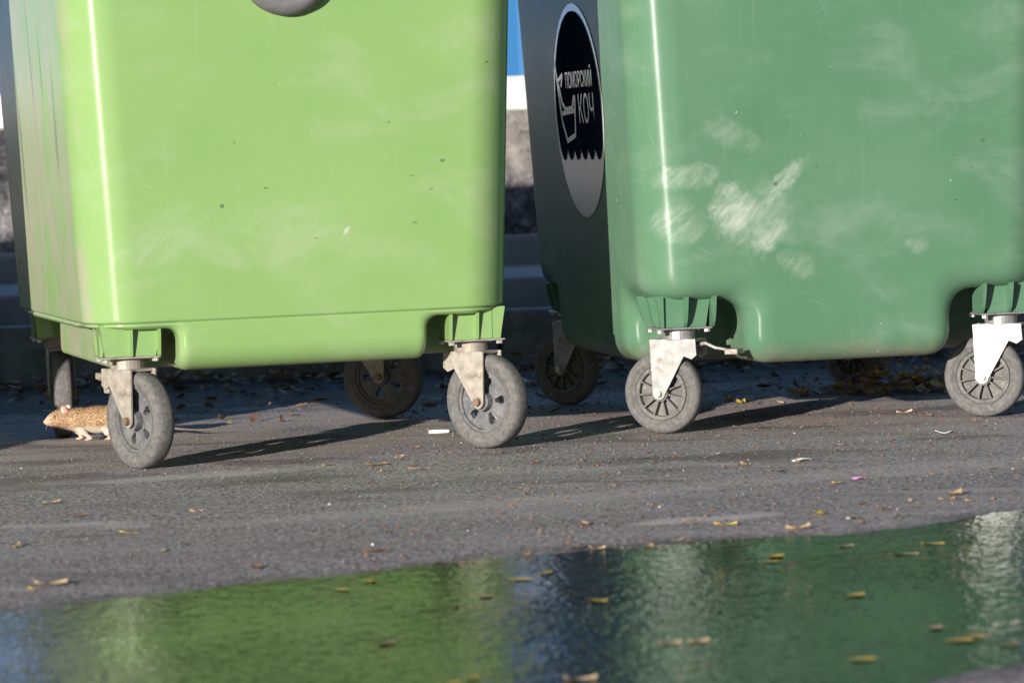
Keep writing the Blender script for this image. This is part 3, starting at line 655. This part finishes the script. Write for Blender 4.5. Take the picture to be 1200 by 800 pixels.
def build_rat():
    root = empty('rat')
    h = .0014; lo = np.array([-.125, -.045, -.002]); hi = np.array([.128, .045, .09])
    ax = [np.arange(l, u, h) for l, u in zip(lo, hi)]; X, Y, Z = np.meshgrid(*ax, indexing='ij')
    D = np.full(X.shape, 1.0)
    def smin(a, b, k): q = np.clip(.5+.5*(b-a)/k, 0, 1); return b*(1-q)+a*q - k*q*(1-q)
    def cone(p, q, r1, r2, k, ysq=1.):
        nonlocal D
        p = np.array(p); q = np.array(q); d = q-p; L2 = d@d
        t = np.clip(((X-p[0])*d[0] + (Y-p[1])*d[1] + (Z-p[2])*d[2])/L2, 0, 1)
        dist = np.sqrt((X-p[0]-t*d[0])**2 + ((Y-p[1]-t*d[1])*ysq)**2 + (Z-p[2]-t*d[2])**2) - (r1+(r2-r1)*t); D = smin(D, dist, k)
    sp = [(.1165, 0, .0455, .0050), (.104, 0, .0485, .0115), (.088, 0, .0530, .0172), (.066, 0, .0510, .0205), (.040, 0, .0475, .0255), (.0, 0, .0465, .0290), (-.045, 0, .0475, .0315), (-.078, 0, .0440, .0260), (-.102, 0, .0360, .0120)]
    for a, b in zip(sp[:-1], sp[1:]): cone(a[:3], b[:3], a[3], b[3], .012, 1.08)
    for sy, f in ((-1, 0.), (1, -.022)):
        cone((.048, sy*.015, .036), (.046+f*.5, sy*.018, .021), .0125, .0070, .008); cone((.046+f*.5, sy*.018, .021), (.038+f, sy*.018, .0065), .0062, .0036, .004)
        cone((.038+f, sy*.018, .0058), (.046+f, sy*.019, .0030), .0034, .0026, .003)
        for q in (-1, 0, 1): cone((.045+f, sy*.019, .003), (.052+f, sy*.019+q*.003, .0022), .0017, .0012, .0015)
        g = .012*sy
        cone((-.052, sy*.016, .038), (-.036+g, sy*.023, .020), .0200, .0100, .010); cone((-.036+g, sy*.023, .020), (-.064+g, sy*.023, .011), .0088, .0052, .005)
        cone((-.064+g, sy*.023, .010), (-.036+g, sy*.025, .0038), .0048, .0036, .004)
        for q in (-1, 0, 1): cone((-.038+g, sy*.025, .0035), (-.028+g, sy*.025+q*.0035, .0022), .0020, .0013, .0015)
    V, Q = surface_nets(D, lo, h)
    t = NT('rat_coat'); v = t.tc.outputs['Object']; x, y, z = t.sep(v); nx, ny, nz = t.sep(t.tc.outputs['Normal'])
    fl = t.noise(t.mapping(v, (1, 1, 1.6)), 190, 3, .7)
    c = t.ramp(fl, [(.34, (.095, .052, .028)), (.46, (.31, .18, .09)), (.60, (.50, .33, .19)), (.74, (.70, .54, .37))])
    zz = t.math('MULTIPLY_ADD', t.math('SUBTRACT', t.noise(v, 60, 3), .5), .012, z)
    c = t.mix(t.math('SUBTRACT', 1., t.step(zz, .024, .036)), c, (.66, .57, .47))
    c = t.mix(t.math('MULTIPLY', t.step(x, .098, .116), .6), c, (.56, .43, .36))
    c = t.mix(t.math('SUBTRACT', 1., t.step(z, .010, .018)), c, (.62, .40, .33))
    coat = t.fin(c, .75, t.bump(fl, .6, .002))
    me = npmesh('body', V, Q); body = link('body', me, coat, root)
    # short fur lying back along the body
    g = np.random.default_rng(4); me.calc_loop_triangles(); fc = np.array([p.center[:] for p in me.polygons]); fn = np.array([p.normal[:] for p in me.polygons])
    ok = np.where((fc[:, 2] > .020) & (fc[:, 0] < .106))[0]; pick = g.choice(ok, 9000); P = fc[pick] + g.normal(0, .0006, (9000, 3)); N = fn[pick]
    back = np.array([-1., 0, -.12]) + g.normal(0, .25, (9000, 3)); T = back - N*(back*N).sum(1)[:, None]; T /= np.linalg.norm(T, axis=1)[:, None]
    ln = g.uniform(.004, .0085, 9000)*np.clip((.115-P[:, 0])/.03, .35, 1); tip = P + (T*.9 + N*.32)*ln[:, None]; B = np.cross(N, T)*.00042
    VV = np.stack([P+B, P-B, tip], 1).reshape(-1, 3)
    fur = link('fur', npmesh('fur', VV, np.arange(27000).reshape(-1, 3), False), coat, body); fur['kind'] = 'stuff'
    pink = simple('rat_skin', (.62, .34, .28), (.70, .44, .37), 200, .55); eyem = simple('rat_eye', (.008, .006, .006), (.015, .01, .01), 50, .08)
    for sy in (-1, 1):                                    # cupped ears
        V = []; F = []; n = 20; m = 5
        for j in range(m):
            for k in range(n):
                a = 2*math.pi*k/n; r = j/(m-1); V.append((.0085*r*math.cos(a), -.0030*(1-r*r), .0105*r*math.sin(a) + .005))
        for j in range(m-1):
            for k in range(n): F.append((j*n+k, j*n+(k+1) % n, (j+1)*n+(k+1) % n, (j+1)*n+k))
        e = link('ear', pymesh('ear', V, F, True), pink, root); md = e.modifiers.new('thick', 'SOLIDIFY'); md.thickness = .0008
        e.location = (.071, sy*.0135, .0675); e.rotation_euler = (R(-20)*sy, R(-18), R(-28) if sy < 0 else R(180+28))
        bm = bmesh.new(); bmesh.ops.create_uvsphere(bm, u_segments=14, v_segments=10, radius=.0030); ey = link('eye', bm_mesh('eye', bm, True), eyem, root); ey.location = (.0955, sy*.0148, .0580)
    bm = bmesh.new(); bmesh.ops.create_uvsphere(bm, u_segments=12, v_segments=8, radius=.0030); ns = link('nose', bm_mesh('nose', bm, True), pink, root); ns.location = (.1210, 0, .0455); ns.scale = (.8, 1, .8)
    bm = bmesh.new()
    for sy in (-1, 1):
        for q in range(7):
            a = R(-35 + q*13); b0 = Vector((.112, sy*.006, .044 + .0008*q)); d = Vector((.35-.12*q, sy*.8, math.sin(a)-.25)).normalized(); l = random.uniform(.018, .030)
            tube(bm, [b0, b0+d*l*.5+Vector((0, 0, .001)), b0+d*l], [.00022, .00018, .00008], 3)
    wm = simple('whisker', (.7, .66, .6), (.8, .76, .7), 10, .5); link('whiskers', bm_mesh('whiskers', bm), wm, root)
    bm = bmesh.new(); tp = []; tr_ = []
    for k in range(22):
        f = k/21; tp.append((-.098 - .185*f, .006*math.sin(f*4.) , .036 - .026*math.sin(min(1, f*1.2)*math.pi*.5) + .004*f)); tr_.append(.0032*(1-f)**.7 + .0007)
    tube(bm, tp, tr_, 10); tailm = simple('rat_tail', (.16, .11, .09), (.24, .17, .14), 300, .7, 0, .6, 500, .0006); link('tail', bm_mesh('tail', bm, True), tailm, root)
    return root
rat = build_rat(); rat.location = (-.9555, 8.19, .0005); rat.rotation_euler.z = math.pi - R(-4)
tag(rat, 'brown rat with pale belly walking out from behind the caster wheel', 'rat')

# ---------------------------------------------------------------- leaves and litter
def leaf_mesh(seed, ln, wd, curl, twist):
    g = random.Random(seed); V = []; F = []; n = 9; ph = g.uniform(0, 6)
    for i in range(n+1):
        f = i/n; hw_ = wd/2*math.sin(math.pi*min(1, f**.8*.98+.02))**.8*(1 + .18*math.sin(f*17+ph)) + .0002
        zc = curl*ln*(math.cos(math.pi*(f-.5)*1.1)*-.55 + .10*math.sin(4*f+ph)); x = (f-.5)*ln; bend = .12*ln*math.sin(f*3+ph)
        for q in (-1, -.5, 0, .5, 1): V.append((x, q*hw_ + bend*.4, zc + twist*ln*(f-.5)*q + curl*wd*(.9*q*q) + (0 if q else -.0004)))
    for i in range(n):
        for q in range(4): a = i*5+q; F.append((a, a+5, a+6, a+1))
    b = len(V); x0 = -ln*.5                                # stalk
    V += [(x0, -.0005, 0), (x0, .0005, 0), (x0-ln*.30, .0006, .003), (x0-ln*.30, -.0002, .003)]; F.append((b, b+1, b+2, b+3))
    zmin = min(v[2] for v in V); V = [(v[0], v[1], v[2]-zmin) for v in V]
    return pymesh('leaf', V, F, True)
def leaf_mat(name, a, b, c):
    t = NT(name); v = t.tc.outputs['Object']; oi = t.n.new('ShaderNodeObjectInfo')
    col = t.mix(oi.outputs['Random'], a, b); col = t.mix(t.math('MULTIPLY', t.step(t.noise(v, 130, 4), .5, .7), .6), col, c)
    return t.fin(col, .6, t.bump(t.noise(v, 300, 3), .4, .0006))
LM_T = leaf_mat('tan_leaf', (.38, .27, .16), (.55, .42, .27), (.20, .12, .065))
LM_B = leaf_mat('brown_leaf', (.17, .095, .055), (.32, .19, .11), (.09, .05, .03))
LM_Y = leaf_mat('yellow_leaf', (.58, .42, .07), (.66, .52, .14), (.36, .22, .05))
LEAF = {}
for mn, mm in (('t', LM_T), ('b', LM_B), ('y', LM_Y)):
    LEAF[mn] = []
    for k in range(6):
        me = leaf_mesh(k*7+ord(mn), .034+.004*(k % 3), .014+.003*(k % 4), (.015, .05, .09, .03, .12, .06)[k], (.05, -.12, .1, .0, .16, -.06)[k]); me.materials.append(mm); LEAF[mn].append(me)
def put_leaf(x, y, kind, sc, label, group, z=None, flat=False):
    o = link('leaf', LEAF[kind][random.choice((0, 3)) if flat else random.randrange(6)], None, None)
    zz = float(ground_z(np.array(x), np.array(y))) if z is None else z
    o.location = (x, y, zz + .0008); o.rotation_euler = (random.uniform(-.12, .12)*(not flat), random.uniform(-.1, .1)*(not flat), random.uniform(0, 6.28)); o.scale = (sc, sc, sc)
    tag(o, label, 'leaf', group)
for i, (x, y) in enumerate([(.534, 4.593), (.570, 4.510), (.548, 4.469), (.605, 4.415), (.412, 4.337), (.642, 5.543), (.507, 5.551), (.392, 5.447), (.379, 5.383), (-.050, 5.093), (-.223, 5.328), (-.263, 5.226), (-.175, 4.637), (-.061, 4.305), (-.091, 4.264), (.587, 5.419), (0., 5.271), (.039, 5.345), (.579, 4.500), (.107, 4.999), (.465, 4.952)]):
    put_leaf(x, y, 'y' if i % 3 else 't', random.uniform(.75, 1.15), 'small yellowed leaf floating flat on the puddle', 'leaves floating on the puddle', WATER_Z, True)
for (x, y, s) in [(.187, 4.541, .95), (.224, 4.547, 1.0), (.067, 4.262, 1.3)]:
    o = link('leaf', LEAF['t'][4]); o.location = (x, y, WATER_Z); o.rotation_euler = (0, 0, random.uniform(-.5, .5)); o.scale = (s*.8, s*1.25, s*.55)
    tag(o, 'curled tan leaf standing proud of the puddle surface', 'leaf', 'curled leaves in the puddle')
AS = [(-.580, 5.796), (-.229, 5.682), (.252, 7.175), (.530, 6.453), (.583, 6.532), (.673, 6.150), (.617, 6.039), (.678, 6.060), (.740, 6.155), (.780, 6.125), (.765, 6.237), (.159, 6.189), (.110, 5.966), (.288, 5.959), (.090, 5.651), (-.010, 6.643), (-.286, 7.260), (-.196, 7.127), (-.272, 7.100), (-.384, 7.300), (-.529, 7.262), (.885, 8.117), (.931, 8.017), (.203, 5.640), (.341, 5.887), (.454, 5.80), (.496, 5.79), (.560, 5.85), (.123, 5.641), (.505, 5.994), (.633, 5.920), (.592, 6.150), (.440, 6.962), (.360, 6.722), (-.667, 6.096), (-.873, 6.687), (-.794, 6.425), (-.579, 6.424), (-.838, 5.955), (-.729, 5.343), (-.709, 5.390), (-.408, 5.517), (.252, 5.709)]
for i, (x, y) in enumerate(AS):
    put_leaf(x, y, 'tbtty'[i % 5] if i % 7 else 't', random.uniform(.5, 1.25), 'small dry leaf lying on open asphalt', 'leaves on the open asphalt')
for i in range(75):
    x = random.triangular(-.6, 1.5, 1.0); y = random.uniform(5.9, 8.0)
    if y < float(edge_y(np.array(x)))+.05: continue
    put_leaf(x, y, random.choice('ttbb'), random.uniform(.25, .62), 'small dry leaf lying on open asphalt', 'leaves on the open asphalt')
for (x, y) in [(.523, 8.688), (.544, 8.591)]:
    o = link('leaf', LEAF['y'][4]); o.location = (x, y, .001); o.rotation_euler = (0, 0, .3 + x); o.scale = (.9, 1.2, 1.6)
    tag(o, 'bright yellow curled leaf beneath the darker green container', 'leaf', 'yellow leaves under the darker container')
def litter(name, n, cx, cy, sx, sy, zs, label, seed, kinds='bbt'):
    g = np.random.default_rng(seed); allV = []; allF = []; mats = [LM_B, LM_T, LM_Y]; mi = []; b = 0
    src = {k: [(np.array([v.co[:] for v in m.vertices]), [tuple(p.vertices) for p in m.polygons]) for m in LEAF[k]] for k in 'bty'}
    for i in range(n):
        k = kinds[g.integers(len(kinds))]; V, F = src[k][g.integers(6)]; x = cx + g.normal()*sx if sx < .5 else cx + g.uniform(-1, 1)*sx; y = cy + g.normal()*sy
        M = np.array((Matrix.Rotation(g.uniform(0, 6.28), 3, 'Z') @ Matrix.Rotation(g.uniform(-.6, .6), 3, 'X') @ Matrix.Rotation(g.uniform(-.5, .5), 3, 'Y')))
        W = (V @ M.T)*g.uniform(.6, 1.3); q = math.exp(-((y-cy)/sy)**2/2)*(math.exp(-((x-cx)/sx)**2/2) if sx < .5 else 1)
        W = W + np.array([x, min(y, 10.22), .004 + abs(g.normal())*zs*q]); W[:, 2] = np.maximum(W[:, 2], .002)
        allV.append(W); allF += [tuple(a+b for a in f) for f in F]; mi += [{'b': 0, 't': 1, 'y': 2}[k]]*len(F); b += len(V)
    me = pymesh(name, np.concatenate(allV), allF, True)
    for m in mats: me.materials.append(m)
    me.polygons.foreach_set('material_index', mi); return tag(link(name, me), label, kind='stuff')
litter('leaf_litter', 1300, 0, 9.98, 3.0, .17, .03, 'drift of brown leaves along the foot of the kerb', 31)
litter('leaf_heap', 300, .97, 8.80, .10, .05, .045, 'small heap of brown leaves under the darker container', 32, 'bttty')
litter('leaf_scatter', 240, -.4, 9.3, 1.6, .45, .004, 'scattered dead leaves in the shade behind the containers', 33)
PAPER = simple('white_paper', (.72, .72, .70), (.80, .80, .79), 60, .7); PINK = simple('pink_wrapper', (.70, .22, .50), (.80, .45, .66), 120, .5)
def scrap(name, x, y, l, w_, rz, mat, label, cat, group=None):
    bm = bmesh.new(); n = 7; rows = []
    for i in range(n):
        f = i/(n-1); wv = w_*(1-.35*abs(f-.4)); z = .0015 + .12*w_*math.sin(f*5+x*9); rows.append([bm.verts.new((l*(f-.5), s*wv/2, z + .15*w_*(s > 0)*math.sin(f*4))) for s in (-1, 0, 1)])
    for i in range(n-1):
        for k in range(2): bm.faces.new((rows[i][k], rows[i+1][k], rows[i+1][k+1], rows[i][k+1]))
    zm = min(v.co.z for v in bm.verts)
    for v in bm.verts: v.co.z -= zm
    o = link(name, bm_mesh(name, bm, True), mat); md = o.modifiers.new('thick', 'SOLIDIFY'); md.thickness = .0006; md.offset = 1
    o.location = (x, y, float(ground_z(np.array(x), np.array(y)))+.0006); o.rotation_euler = (0, 0, rz); return tag(o, label, cat, group)
bm = bmesh.new(); tube(bm, [(-.024, 0, .0042), (.005, 0, .0042), (.02, .001, .0042), (.023, .001, .0038)], [.0042, .0042, .004, .0025], 12)
o = link('cigarette_end', bm_mesh('cigarette_end', bm, True), PAPER); o.location = (-.17, 8.02, .0002); o.rotation_euler = (0, 0, R(5)); tag(o, 'white paper stub lying beside the lime container\'s wheel', 'litter')
scrap('paper_scrap', .559, 6.988, .040, .020, .2, PAPER, 'torn white paper scrap on asphalt before the darker container', 'paper')
scrap('paper_scrap', .903, 7.547, .034, .022, -.1, PAPER, 'white paper scrap lying close to the darker container\'s front', 'paper')
scrap('paper_scrap', .046, 9.514, .050, .045, .8, PAPER, 'crumpled pale paper in the shade between both containers', 'paper')
scrap('wrapper', .632, 6.580, .028, .016, .5, PINK, 'crumpled pink wrapper among dry leaves', 'wrapper')
scrap('bark_chip', -.551, 5.886, .014, .008, .5, PEDAL, 'tiny black chip lying on bare asphalt', 'chip')
